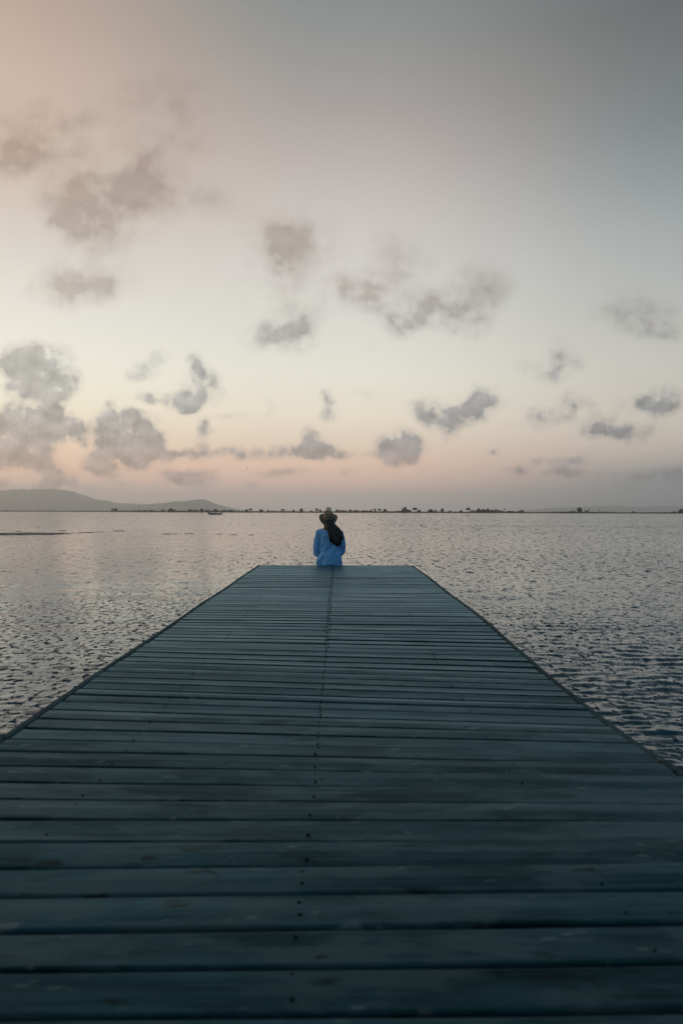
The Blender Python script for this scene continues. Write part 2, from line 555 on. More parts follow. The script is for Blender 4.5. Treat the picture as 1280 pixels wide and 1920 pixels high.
M_leaf = simple('tree_leaves', (0.035, 0.055, 0.042), 0.85, 0.5, 0.7)
M_scrub = simple('scrub_leaves', (0.045, 0.058, 0.045), 0.9, 0.5, 0.25)
M_shore = simple('shore_soil', (0.060, 0.065, 0.055), 0.95, 0.35, 0.05)
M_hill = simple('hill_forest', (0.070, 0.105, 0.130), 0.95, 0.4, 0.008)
M_mud = simple('wet_mud', (0.022, 0.034, 0.036), 0.55, 0.35, 2.0, bump=0.3)

# ------------------------------------------------------------------ water
m, n, b = material('lagoon_water')
M_water = m
tc = n.add('ShaderNodeTexCoord')
co = tc.outputs['Object']
cx_, cy__, cz_ = n.sep(co)[:3]
dist = n.math('SQRT', n.math('ADD', n.math('MULTIPLY', cx_, cx_), n.math('MULTIPLY', cy__, cy__)))
fine = n.noise(n.vmath('MULTIPLY', co, (9.0, 13.0, 1)), 1.0, 3, 0.6, '2D')
rip0 = n.noise(n.vmath('MULTIPLY', co, (14.0, 9.5, 1)), 1.0, 2, 0.55, '2D')
rip1 = n.noise(n.vmath('MULTIPLY', co, (8.5, 5.2, 1)), 1.0, 3, 0.62, '2D')
rip2 = n.noise(n.vmath('MULTIPLY', co, (4.4, 1.8, 1)), 1.0, 3, 0.62, '2D')
rip3 = n.noise(n.vmath('MULTIPLY', co, (1.3, 0.27, 1)), 1.0, 4, 0.65, '2D')
gust = n.noise(n.vmath('MULTIPLY', co, (0.02, 0.05, 1)), 1.0, 3, 0.55, '2D')
open_ = n.mapr(cx_, -3.0, 5.0, 0.0, 1.0)          # 0 in the lee left of the pier, 1 on the open right
w0 = n.math('MULTIPLY', n.mapr(dist, 9.0, 17.0, 1.0, 0.0), n.math('MULTIPLY_ADD', open_, -0.75, 1.0))
w1 = n.math('MULTIPLY', n.mapr(dist, 4.0, 11.0, 0.15, 1.0), n.mapr(dist, 20.0, 40.0, 1.0, 0.3))
w2 = n.math('MULTIPLY', n.mapr(dist, 9.0, 24.0, 0.0, 1.0), n.mapr(dist, 60.0, 130.0, 1.0, 0.3))
w3 = n.mapr(dist, 35.0, 90.0, 0.0, 1.0)


def ripple(nz, amp):
    """slopes of wind ripples running towards -Y: long backs, short steep fronts"""
    c_ = nz.outputs['Fac']
    sy = n.math('MULTIPLY_ADD', n.math('MAXIMUM', n.math('SUBTRACT', c_, 0.565), 0.0), -4.3, n.math('MULTIPLY', n.math('SUBTRACT', c_, 0.5), 0.30))
    sx = n.math('MULTIPLY', n.math('SUBTRACT', n.sep(nz.outputs['Color'])[0], 0.5), 0.6)
    v = n.vmath('SCALE', n.comb(sx, sy, 0.0))
    n.put(v.node.inputs['Scale'], amp)
    return v


tot = n.vmath('ADD', n.vmath('ADD', n.vmath('ADD', ripple(fine, 0.04), ripple(rip0, n.math('MULTIPLY', w0, 0.70))), ripple(rip1, n.math('MULTIPLY', w1, 0.36))), n.vmath('ADD', ripple(rip2, n.math('MULTIPLY', w2, 0.38)), ripple(rip3, n.math('MULTIPLY', w3, 0.34))))
gs = n.math('MULTIPLY', n.mapr(gust.outputs['Fac'], 0.3, 0.7, 0.7, 1.3, 'LINEAR'), n.mapr(cx_, -6.0, 12.0, 0.85, 2.9))   # the open right side is breezier
totv = n.vmath('SCALE', tot)
n.put(totv.node.inputs['Scale'], gs)
gm = n.add('ShaderNodeNewGeometry')
nrm = n.vmath('NORMALIZE', n.vmath('ADD', gm.outputs['Normal'], totv))
n.n.remove(b)
body = n.add('ShaderNodeBsdfDiffuse')
body.inputs['Color'].default_value = (0.005, 0.058, 0.085, 1)
gloss = n.add('ShaderNodeBsdfGlossy')
gloss.inputs['Color'].default_value = (0.98, 0.99, 1.0, 1)
gloss.inputs['Roughness'].default_value = 0.06
fr = n.add('ShaderNodeFresnel')
fr.inputs['IOR'].default_value = 1.333
mxs = n.add('ShaderNodeMixShader')
for nd_ in (body, gloss, fr):
    n.link(nrm, nd_.inputs['Normal'])
n.link(fr.outputs[0], mxs.inputs[0])
n.link(body.outputs[0], mxs.inputs[1])
n.link(gloss.outputs[0], mxs.inputs[2])
n.link(mxs.outputs[0], [q for q in n.n if q.bl_idname == 'ShaderNodeOutputMaterial'][0].inputs[0])


def waves(x, y, sp):
    """height of the ripples; sp = local mesh spacing, short waves fade where the mesh cannot carry them"""
    r2 = np.random.default_rng(5)
    z = np.zeros_like(x)
    side = np.clip((x + 0.25 * y * 0 + 2.2) / 4.4, 0, 1)
    side = side * side * (3 - 2 * side)
    for k in range(110):
        left = k % 2 == 0
        if left:
            lam = 0.060 * (0.20 / 0.060) ** r2.random()
            ang = R(-90 + 12) + r2.normal(0, R(50))
            slope = 0.0125
        else:
            lam = 0.07 * (0.28 / 0.07) ** r2.random()
            ang = R(-90 - 9) + r2.normal(0, R(27))
            slope = 0.0245
        kk = 2 * math.pi / lam
        ph = r2.random() * 2 * math.pi
        a = slope / kk
        fade = np.clip((lam / sp - 2.6) / 3.0, 0, 1)
        amp = (1 - side) if left else side
        amp = 0.25 + 0.75 * amp
        arg = kk * (x * math.cos(ang) + y * math.sin(ang)) + ph
        z += a * amp * fade * (np.sin(arg) - 0.26 * np.sin(2 * arg))
    # long low swell
    for lam, ang, a in ((1.1, -95, .002), (1.7, -80, .003), (3.4, -102, .004)):
        z += a * np.clip((lam / sp - 2.6) / 3, 0, 1) * np.sin(2 * math.pi / lam * (x * math.cos(R(ang)) + y * math.sin(R(ang))) + lam * 3)
    return z


rad = [0.6]
while rad[-1] < 12000:
    r_ = rad[-1]
    if r_ < 2.0:
        s_ = 0.10
    elif r_ < 60:
        s_ = max(0.014, 0.0000 + r_ * r_ / 1130.0 * 0.55)
        s_ = min(s_, 0.22)
    else:
        s_ = r_ * 0.10
    rad.append(r_ + s_)
rad = np.array(rad)
dth = 0.0023
front_a = np.arange(-R(33), R(33), dth)
rest = np.linspace(R(33), 2 * math.pi - R(33), 60)
th = np.concatenate([front_a, rest])
nth = len(th)
RR, TT = np.meshgrid(rad, th, indexing='ij')
X = RR * np.sin(TT)
Y = RR * np.cos(TT)
dr = np.gradient(rad)
spac = np.maximum(np.repeat(dr[:, None], nth, 1), RR * dth)
spac[:, len(front_a):] = np.maximum(spac[:, len(front_a):], RR[:, len(front_a):] * 0.08)
Z = waves(X, Y, spac)
nr = len(rad)
verts = np.stack([X, Y, Z], -1).reshape(-1, 3)
idx = np.arange(nr * nth).reshape(nr, nth)
nx = np.roll(idx, -1, 1)
faces = np.stack([idx[:-1], nx[:-1], nx[1:], idx[1:]], -1).reshape(-1, 4)
verts = np.vstack([verts, [[0, 0, 0]]])
tri = [(len(verts) - 1, int(nx[0, j]), int(idx[0, j])) for j in range(nth)]
me = bpy.data.meshes.new('water')
me.vertices.add(len(verts))
me.vertices.foreach_set('co', verts.ravel())
nq, ntri = len(faces), len(tri)
loops = np.concatenate([faces.ravel(), np.array(tri).ravel()])
me.loops.add(len(loops))
me.loops.foreach_set('vertex_index', loops.astype(np.int32))
me.polygons.add(nq + ntri)
starts = np.concatenate([np.arange(nq) * 4, nq * 4 + np.arange(ntri) * 3])
me.polygons.foreach_set('loop_start', starts.astype(np.int32))
me.polygons.foreach_set('use_smooth', np.ones(nq + ntri, dtype=bool))
me.update(calc_edges=True)
me.validate()
me.materials.append(M_water)
water = bpy.data.objects.new('water', me)
C.objects.link(water)
tag(water, 'rippled lagoon water reflecting the pale dusk sky', kind='structure')

# ------------------------------------------------------------------ far shore and hills
def hz(xpx):                      # photograph row of the horizon at a column
    return 959.6 + (xpx - 640) * .0026


def world_at(xpx, ypx, dist):     # a point at forward distance dist seen at that pixel
    return Vector(((xpx - 634) / F * dist, dist, EYE + (hz(xpx) - ypx) / F * dist))


def shore_y(x):                   # forward distance of the water's edge
    t = max(0.0, min(1.0, (-x - 80) / 500.0))
    return 1000 + 420 * t * t * (3 - 2 * t) + 14 * math.sin(x * .011) + 8 * math.sin(x * .037 + 1)


vs, fs = [], []
xs = [-9000, -5000, -3000, -2000, -1400] + [-1000 + 20 * i for i in range(101)] + [1400, 2000, 3000, 5000, 9000]
prof = [(-6, -0.6), (0, 0.15), (4, 0.7), (14, 1.0), (60, 1.15), (200, 1.3), (1500, 1.4), (11000, 1.4)]
for x in xs:
    for d_, z_ in prof:
        sy = shore_y(x)
        k_ = 1 + d_ / 1000.0
        zz = z_ + (0.25 * mnoise.noise((x * .02, d_ * .03, 3)) if 0 < d_ < 300 else 0)
        vs.append((x * k_ if d_ > 300 else x, sy + d_, zz))
n_p = len(prof)
for i in range(len(xs) - 1):
    for j in range(n_p - 1):
        a = i * n_p + j
        fs.append((a, a + n_p, a + n_p + 1, a + 1))
tag(mesh_obj('far_shore', vs, fs, M_shore, smooth=True), 'low dark far shore along the horizon', kind='structure')


def hill(name, pts, dist, depth, label):
    """a ridge whose skyline passes through the listed photograph points"""
    px = np.array([p[0] for p in pts], float)
    pyy = np.array([p[1] for p in pts], float)
    cols = np.arange(px[0], px[-1] + 1, 5.0)
    rows = np.interp(cols, px, pyy)
    vs, fs = [], []
    dp = np.linspace(-1, 1, 15)
    for c_, r_ in zip(cols, rows):
        top = max(0.0, (hz(c_) - r_) / F * dist + EYE)
        for q in dp:
            yy = dist + q * depth
            shape = (math.cos(q * math.pi / 2)) ** 1.5
            nz = mnoise.fractal((c_ * .03, q * 2.4, 1.7), 1.0, 2.0, 4)
            zz = top * shape * (1 + .16 * nz * (1 - abs(q)) * (abs(q) > .05)) + top * .02 * mnoise.noise((c_ * .2, q * 5, 0))
            vs.append(((c_ - 634) / F * dist, yy, zz if abs(q) < .999 else -2))
    k_ = len(dp)
    for i in range(len(cols) - 1):
        for j in range(k_ - 1):
            a = i * k_ + j
            fs.append((a, a + k_, a + k_ + 1, a + 1))
    return tag(mesh_obj(name, vs, fs, M_hill, smooth=True), label, kind='structure')


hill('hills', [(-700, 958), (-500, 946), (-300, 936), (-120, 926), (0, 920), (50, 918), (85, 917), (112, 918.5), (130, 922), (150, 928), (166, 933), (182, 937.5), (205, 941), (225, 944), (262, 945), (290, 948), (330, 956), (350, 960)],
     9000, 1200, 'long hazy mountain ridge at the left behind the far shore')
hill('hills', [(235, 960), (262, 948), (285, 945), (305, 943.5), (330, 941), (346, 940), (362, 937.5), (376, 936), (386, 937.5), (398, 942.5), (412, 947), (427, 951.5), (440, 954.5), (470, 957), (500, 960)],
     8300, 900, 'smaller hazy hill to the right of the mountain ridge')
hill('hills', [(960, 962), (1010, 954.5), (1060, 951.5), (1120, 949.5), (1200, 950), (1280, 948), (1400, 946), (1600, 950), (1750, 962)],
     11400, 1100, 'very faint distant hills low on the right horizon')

# ------------------------------------------------------------------ pier
FH = F * H
T_Z = [0.0, 1.4, 1.66, 1.9, 2.23, 2.4, 2.7, 2.93, 3.48, 3.75, 4.05, 4.6, 4.92, 5.4, 6.4, 8.9, 11.0, 14.0]
T_V = [-.02, -.03, -.034, -.028, .004, .014, .034, .046, .068, .073, .072, .070, .058, .046, .018, .010, 0, -.004]
XL, XC, XR = -1.262, -0.078, 1.185


def deck_z(x, y):                 # the old deck is a little twisted: its right side sags
    t = float(np.interp(y, T_Z, T_V))
    return DECK - (x - XL) / (XR - XL) * t + 0.004 * math.sin(y * 1.9) - 0.004


rows_c = [1903.6, 1814.5, 1738.6, 1675, 1622.7, 1577.7, 1537.5, 1503, 1472.8, 1444.7, 1419.5, 1398.5, 1379, 1361, 1345, 1329.5, 1316.5, 1305, 1293, 1282, 1271.5, 1262, 1250.5, 1240.6, 1230.8, 1222]
bounds = []
for r_ in rows_c:
    y = FH / (r_ - 959.6)
    for _ in range(4):
        y = F * (EYE - deck_z(XC, y)) / (r_ - 959.6)
    bounds.append(y)
pitch = 0.1466
y = bounds[0]
pre = []
while y > -1.2:
    y -= pitch + random.uniform(-.004, .004)
    pre.append(y)
bounds = pre[::-1] + bounds
PIER_END = 12.97
left_n = round((PIER_END - bounds[-1]) / pitch)
step = (PIER_END - bounds[-1]) / left_n
last = bounds[-1]
for i in range(1, left_n + 1):
    bounds.append(last + step * i + (random.uniform(-.006, .006) if i < left_n else 0))

pier = empty('wooden_pier', (0, 0, DECK))
tag(pier, 'long weathered grey-blue plank pier running out over the water', 'pier')


def plank(x0, x1, ya0, ya1, yb0, yb1, th, parent, dz0):
    """a board from x0 to x1; near edge ya0..ya1, far edge yb0..yb1 (left..right)"""
    ns = 9 if x1 - x0 < 1.6 else 17
    rings = []
    ph = random.uniform(0, 50)
    cup = random.uniform(-.0015, .0025)
    tilt = random.uniform(-.0016, .0016)
    for i in range(ns):
        s_ = i / (ns - 1)
        x = x0 + (x1 - x0) * s_
        wob = .0022 * mnoise.noise((x * 3.1, ph, 0)) + .0012 * mnoise.noise((x * 13, ph, 4))
        wob2 = .0022 * mnoise.noise((x * 2.7, ph, 9)) + .0012 * mnoise.noise((x * 11, ph, 7))
        a = ya0 + (ya1 - ya0) * s_ + wob
        b_ = yb0 + (yb1 - yb0) * s_ + wob2
        z = deck_z(x, (a + b_) / 2) + dz0 + .002 * mnoise.noise((x * 1.3, ph, 2))
        e = .005
        ring = []
        for (yy, zz) in ((a, -th), (a, -e - tilt), (a + e * .35, -e * .3 - tilt), (a + e, -tilt), ((a + b_) / 2, cup), (b_ - e, tilt), (b_ - e * .35, -e * .3 + tilt), (b_, -e + tilt), (b_, -th)):
            ring.append(Vector((x, yy, z + zz)))
        rings.append(ring)
    # soften the sawn ends
    mb = MB()
    mb.rings(rings)
    mb.f = [tuple(reversed(f)) for f in mb.f]
    return mb.build('plank', M_plank, parent)


nails = MB()
NAIL_X = (-0.785, 0.61)
for i in range(len(bounds) - 1):
    y0, y1 = bounds[i], bounds[i + 1]
    zone_far = y0 > 5.2
    for side in ((0, 1) if zone_far else (2,)):
        x0, x1 = (XL, XR) if side == 2 else (XL, XC - .0016) if side == 0 else (XC + .0016, XR)
        x0 += random.uniform(-.004, .004) if side != 1 else 0
        x1 += random.uniform(-.004, .006) if side != 0 else 0
        g = random.uniform(.0085, .0108)
        shift = random.uniform(-.012, .012) if zone_far and side == 1 else 0.0
        if i == len(bounds) - 2:
            shift = 0
        jit = [random.uniform(-.0025, .0025) for _ in range(4)]
        dz0 = random.uniform(-.0015, .0015)
        plank(x0, x1, y0 + g + jit[0] + shift, y0 + g + jit[1] + shift, y1 - g + jit[2] + shift, y1 - g + jit[3] + shift, .036, pier, dz0)
        ends = {0: (NAIL_X[0], XC - .014, XL + .05), 1: (NAIL_X[1], XC + .014, XR - .05), 2: (NAIL_X[0], XC, NAIL_X[1])}[side]
        for k, nxx in enumerate(ends):
            if side != 2 and k == 2:
                continue
            for fr in (.25, .76):
                if random.random() < (.2 if nxx == XC or abs(nxx - XC) < .05 else .5):
                    continue
                xx = nxx + random.uniform(-.006, .006)
                yy = y0 + (y1 - y0) * fr + random.uniform(-.012, .012) + shift
                zz = deck_z(xx, yy) + dz0
                r_ = random.uniform(.0035, .0052) * (1.0 if abs(nxx - XC) < .05 else .7)
                nails.rings([[(xx + r_ * s * math.cos(q), yy + r_ * s * math.sin(q), zz + h_) for q in (2 * math.pi * j / 8 for j in range(8))] for s, h_ in ((1.0, -.004), (1.0, .0028), (.6, .0034))])
nl = nails.build('nail_heads', M_nail, pier)
nl['kind'] = 'stuff'

# trim boards along both long sides, in lengths
for sx in (-1, 1):
    y = -1.2
    while y < PIER_END - .02:
        L = random.uniform(1.9, 2.7)
        ye = min(y + L, PIER_END)
        if PIER_END - ye < .8:
            ye = PIER_END
        o0, o1 = random.uniform(-.005, .005), random.uniform(-.005, .005)
        rings = []
        dzb = random.uniform(-.004, .002)
        for i in range(11):
            s_ = i / 10
            yy = y + .003 + (ye - y - .006) * s_
            xo = o0 + (o1 - o0) * s_ + .003 * mnoise.noise((yy * 4, sx * 3, 1))
            xa = (XL - .009 - .036 + xo) if sx < 0 else (XR + .013 + xo)
            xb = xa + .034
            zt = deck_z(XL if sx < 0 else XR, yy) + dzb + .003 * mnoise.noise((yy * 2.5, sx * 7, 5))
            zb = zt - .17
            c_ = .006
            rings.append([(xa, yy, zb), (xb, yy, zb), (xb, yy, zt - c_), (xb - c_, yy, zt), (xa + c_, yy, zt), (xa, yy, zt - c_)])
        MB().rings(rings).build('edge_board', M_edge, pier)
        y = ye
# end trim, joists, posts
zt = deck_z(0, PIER_END)
MB().box((XL - .03, PIER_END + .006, DECK - .20), (XR + .03, PIER_END + .040, DECK - .012)).build('end_board', M_edge, pier)
for jx in (XL + .06, NAIL_X[0], XC, NAIL_X[1], XR - .06):
    rings = []
    for i in range(40):
        yy = -1.15 + (PIER_END - .03 + 1.15) * i / 39
        z = deck_z(jx, yy) - .048
        rings.append([(jx - .035, yy, z - .14), (jx + .035, yy, z - .14), (jx + .035, yy, z), (jx - .035, yy, z)])
    MB().rings(rings).build('joist', M_beam, pier)
for py_k in (0.2, 2.7, 5.2, 7.7, 10.2, 12.55):
    zc = DECK - .30
    MB().box((XL - .02, py_k - .05, zc - .14), (XR + .02, py_k + .05, zc)).build('cross_beam', M_beam, pier)
    for px_ in (XL + .12, XR - .12):
        MB().tube([(px_, py_k, -2.2), (px_, py_k, DECK - .441)], .075, 12).build('post', M_beam, pier, True)

# ------------------------------------------------------------------ mud bank in the shallows, left
def bank(x0, x1, ypx_mid, width, height, seed, label, name='mud_bank'):
    n_ = max(8, int((x1 - x0) / 5))
    vs, fs = [], []
    for i in range(n_ + 1):
        s_ = i / n_
        px = x0 + (x1 - x0) * s_
        row = ypx_mid(px) if callable(ypx_mid) else ypx_mid
        d_ = F * EYE / (row - hz(px))
        taper = min(1, s_ * 5, (1 - s_) * 5) ** .6
        nz = mnoise.fractal((px * .05, seed, 0), 1, 2, 3)
        wd = width * taper * (1 + (.15 if width > 3 else .5) * nz)
        hh = height * (.65 if width < 3 else 1) * taper * (1 + .4 * mnoise.noise((px * .11, seed, 5)))
        for q, zq in ((-.5, -.06), (-.3, .55), (-.05, 1.0), (.25, .75), (.5, -.06)):
            yy = d_ + q * wd + .3 * mnoise.noise((px * .08, q * 2, seed))
            vs.append(((px - 634) / F * d_, yy, hh * zq if zq > 0 else -.06))
    for i in range(n_):
        for j in range(4):
            a = i * 5 + j
            fs.append((a, a + 5, a + 6, a + 1))
    return tag(mesh_obj(name, vs, fs, M_mud, smooth=True), label, kind='structure')


bank(-260, 152, lambda p: 1002.2 - max(0, p) * .006 - max(0, p - 100) * .03, 3.4, .10, 1, 'long low dark mud bank breaking the water at the left edge')
bits = [(148, 178, 998.8, 1.4, .05), (172, 200, 997.8, 1.0, .04), (110, 126, 995.5, 1.0, .05), (30, 44, 997.0, .7, .04), (212, 238, 995.8, 1.2, .05), (300, 336, 1001.6, 1.4, .045), (346, 366, 1001.0, .9, .04),
        (402, 418, 1001.6, .7, .035), (430, 446, 1003.0, .8, .04), (464, 478, 1003.6, .8, .04), (66, 76, 988.5, .6, .04)]
for k, (a, b_, rw, wd, hh) in enumerate(bits):
    bank(a, b_, rw, wd, hh, 10 + k * 3.3, 'small dark streak of mud and weed in the shallows')

# ------------------------------------------------------------------ trees on the far shore
ORD = ['first', 'second', 'third', 'fourth', 'fifth', 'sixth', 'seventh', 'eighth', 'ninth', 'tenth', 'eleventh', 'twelfth', 'thirteenth', 'fourteenth', 'fifteenth', 'sixteenth', 'seventeenth', 'eighteenth', 'nineteenth', 'twentieth',
       'twenty-first', 'twenty-second', 'twenty-third', 'twenty-fourth', 'twenty-fifth', 'twenty-sixth', 'twenty-seventh', 'twenty-eighth', 'twenty-ninth', 'thirtieth', 'thirty-first', 'thirty-second', 'thirty-third', 'thirty-fourth', 'thirty-fifth', 'thirty-sixth', 'thirty-seventh', 'thirty-eighth', 'thirty-ninth', 'fortieth', 'forty-first', 'forty-second', 'forty-third', 'forty-fourth', 'forty-fifth', 'forty-sixth', 'forty-seventh', 'forty-eighth', 'forty-ninth', 'fiftieth', 'fifty-first', 'fifty-second']


def leafy(mb, c, r, count, size):
    """leaf sprays through a lumpy volume"""
    for _ in range(count):
        while True:
            p = Vector((random.uniform(-1, 1), random.uniform(-1, 1), random.uniform(-1, 1)))
            if .35 < p.length < 1.0:
                break
        p = Vector(c) + Vector((p.x * r[0], p.y * r[1], p.z * r[2]))
        s = size * random.uniform(.6, 1.4)
        d1 = Vector((random.gauss(0, 1), random.gauss(0, 1), random.gauss(0, 1))).normalized()
        d2 = d1.cross(Vector((random.gauss(0, 1), random.gauss(0, 1), random.gauss(0, 1)))).normalized()
        b = len(mb.v)
        mb.v += [tuple(p - d1 * s), tuple(p + d2 * s * .7), tuple(p + d1 * s), tuple(p - d2 * s * .7)]
        mb.f.append((b, b + 1, b + 2, b + 3))


def tree(xpx, top, wpx, kind, label, group, dist=None):
    x_guess = (xpx - 634) / F * 1000
    d_ = dist or (shore_y(x_guess) + random.uniform(8, 22))
    base = Vector(((xpx - 634) / F * d_, d_, 0.85))
    ztop = EYE + (hz(xpx) - top) / F * d_
    h_ = max(1.6, ztop - base.z)
    wd = wpx / F * d_ / 2
    root = empty({'bush': 'shrub', 'palm': 'palm_tree', 'pole': 'slender_tree'}.get(kind, 'shore_tree'), base)
    tag(root, label, {'bush': 'bush'}.get(kind, 'tree'), group)
    tr, cr = MB(), MB()
    if kind == 'bush':
        tr.tube([base + Vector((0, 0, -.3)), base + Vector((0, 0, h_ * .5))], [.12, .05], 6)
        for k in range(3):
            leafy(cr, base + Vector((wd * (k - 1) * .55, random.uniform(-.5, .5), h_ * random.uniform(.35, .5))), (wd * .55, wd * .6, h_ * .5), 90, .42)
    elif kind in ('palm', 'pole'):
        tr.tube([base + Vector((0, 0, -.3)), base + Vector((.1, 0, h_ * .5)), base + Vector((0, 0, h_ * .93))], [.22, .18, .15], 6)
        leafy(cr, base + Vector((0, 0, h_ * .9)), (wd, wd, h_ * .13), 90, .35)
    else:
        lean = random.uniform(-.06, .06) * h_
        tr.tube([base + Vector((0, 0, -.3)), base + Vector((lean * .5, 0, h_ * .35)), base + Vector((lean, 0, h_ * .8))], [h_ * .035, h_ * .025, h_ * .01], 7)
        for k in range(4):
            a = k * 1.6 + random.random()
            tr.tube([base + Vector((lean * .4, 0, h_ * (.3 + .07 * k))), base + Vector((lean * .4 + math.cos(a) * wd * .7, math.sin(a) * wd * .7, h_ * (.5 + .09 * k)))], [h_ * .014, h_ * .006], 5)
        if kind == 'oval':
            lobes = [((0, 0, .55), (1, .42)), ((.1, .2, .35), (.95, .3)), ((-.15, -.2, .75), (.75, .24)), ((.35, 0, .5), (.65, .3)), ((-.4, 0, .45), (.6, .3))]
        elif kind == 'round':
            lobes = [((0, 0, .62), (.8, .38)), ((-.45, 0, .42), (.6, .3)), ((.45, 0, .4), (.62, .28)), ((.1, .3, .8), (.5, .2)), ((-.2, -.3, .3), (.8, .25)), ((.62, 0, .27), (.42, .22)), ((-.62, 0, .25), (.42, .2))]
        elif kind == 'umbrella':
            lobes = [((0, 0, .8), (.8, .2)), ((-.5, 0, .68), (.5, .16)), ((.5, 0, .7), (.5, .16)), ((.1, .3, .6), (.5, .18))]
        else:   # airy
            lobes = [((0, 0, .7), (.6, .3)), ((-.4, 0, .5), (.5, .25)), ((.45, .1, .55), (.5, .26)), ((0, -.2, .35), (.6, .2))]
        cnt = {'oval': 230, 'round': 170, 'umbrella': 150, 'airy': 75}[kind]
        for (ox, oy, oz), (rw, rh) in lobes:
            leafy(cr, base + Vector((ox * wd + lean, oy * wd, oz * h_)), (rw * wd, rw * wd, rh * h_), cnt, max(.3, .055 * h_))
    tr.build('trunk', M_bark, root)
    cr.build('crown', M_leaf, root)
    return root


LOOK = {'round': 'round bushy dark tree', 'oval': 'dense egg-shaped dark tree', 'umbrella': 'flat-topped dark tree', 'airy': 'thin see-through tree', 'bush': 'low dark bush', 'palm': 'thin tufted palm', 'pole': 'slender bare-stemmed tree'}
TL = [(262, 956.0, 7, 'bush'), (272, 956.2, 8, 'bush'), (284, 956, 9, 'bush'), (306, 955.4, 7, 'bush'), (320, 953.2, 11, 'round'), (328, 954.6, 4, 'airy'), (357, 955, 8, 'round'), (367, 955.3, 9, 'bush'), (378, 953.8, 8, 'round'), (389, 955.8, 8, 'bush'),
      (404, 954.6, 9, 'round'), (420, 956, 9, 'bush'), (432, 956, 8, 'bush'), (462, 955, 7, 'round'), (470, 953.2, 7, 'umbrella'), (490, 955, 8, 'round'), (502, 955, 3.5, 'airy'), (530, 954.6, 9, 'umbrella'), (550, 956, 5, 'bush'), (565, 953, 7, 'round'), (583, 957, 4, 'airy'), (594, 952.4, 7, 'airy'), (600, 955, 5, 'airy')]
TR = [(631, 955, 8, 'airy'), (640, 956.2, 12, 'bush'), (648, 957, 5, 'airy'), (656, 955, 9, 'airy'), (668, 955.5, 10, 'bush'), (679, 956.8, 5, 'bush'), (685, 957, 7, 'bush'), (695, 955, 5, 'airy'), (702, 953.8, 6, 'umbrella'), (711, 954, 8, 'umbrella'), (662, 957, 16, 'bush'), (690, 957.4, 16, 'bush'), (721, 954.3, 7, 'round'),
      (747, 958, 10, 'bush'), (758, 951, 13, 'round'), (767, 955.4, 7, 'bush'), (777, 951.8, 11, 'umbrella'), (785, 955.6, 7, 'bush'), (807, 954.8, 11, 'round'), (816, 955.4, 7, 'airy'), (829, 953.2, 6.5, 'oval'), (843, 957.6, 7, 'airy'), (864, 956.6, 6, 'bush'), (877, 951.8, 9, 'umbrella'),
      (886, 956.4, 12, 'bush'), (897, 953, 10, 'round'), (901, 955.4, 14, 'bush'), (910, 955.2, 14, 'bush'), (918, 955.8, 13, 'bush'), (926, 956, 13, 'bush'), (906, 954, 9, 'round'), (914, 953.2, 8, 'round'), (922, 955, 8, 'bush'), (930, 954.6, 6, 'round'), (935, 955.4, 5, 'airy'), (940, 957, 6, 'bush'), (945.5, 954.2, 2.6, 'palm'), (957, 957.2, 12, 'bush'), (972, 957.6, 7, 'airy'), (978, 956, 8, 'round'),
      (1066, 958.8, 8, 'airy'), (1074, 957.4, 9, 'bush'), (1086, 951, 10.5, 'oval'), (1099, 956, 7, 'bush'), (1104.5, 954.6, 2.6, 'pole'), (1123, 955.6, 1.8, 'palm'), (1187, 958.6, 6, 'bush'), (1263, 959, 8, 'airy'), (1277, 954.2, 12, 'round'), (1292, 956, 10, 'round')]
TL.sort(key=lambda t: -t[0])
TR.sort(key=lambda t: t[0])
for k, t in enumerate(TL):
    tree(*t, f"{LOOK[t[3]]} on the far shore, {ORD[k]} tree left of the hat", 'trees and bushes on the far shore')
for k, t in enumerate(TR):
    tree(*t, f"{LOOK[t[3]]} on the far shore, {ORD[k]} tree right of the hat", 'trees and bushes on the far shore')

# scrub and reeds along the water's edge, one low mass
mb = MB()
for _ in range(17000):
    xx = random.uniform(-700, 560)
    d_ = random.uniform(2, 40)
    hgt = .4 + 2.4 * max(0, mnoise.noise((xx * .022, 2.2, 0)) * .8 + mnoise.noise((xx * .09, 5.2, 0)) * .5 + .18)
    dd = shore_y(xx) + d_
    leafy(mb, (xx, dd, 1.0 + hgt * .4), (.9, .9, hgt * .6), 1, .5)
tag(mb.build('shore_scrub', M_scrub), 'low dark scrub and reeds fringing the far shore', kind='stuff')

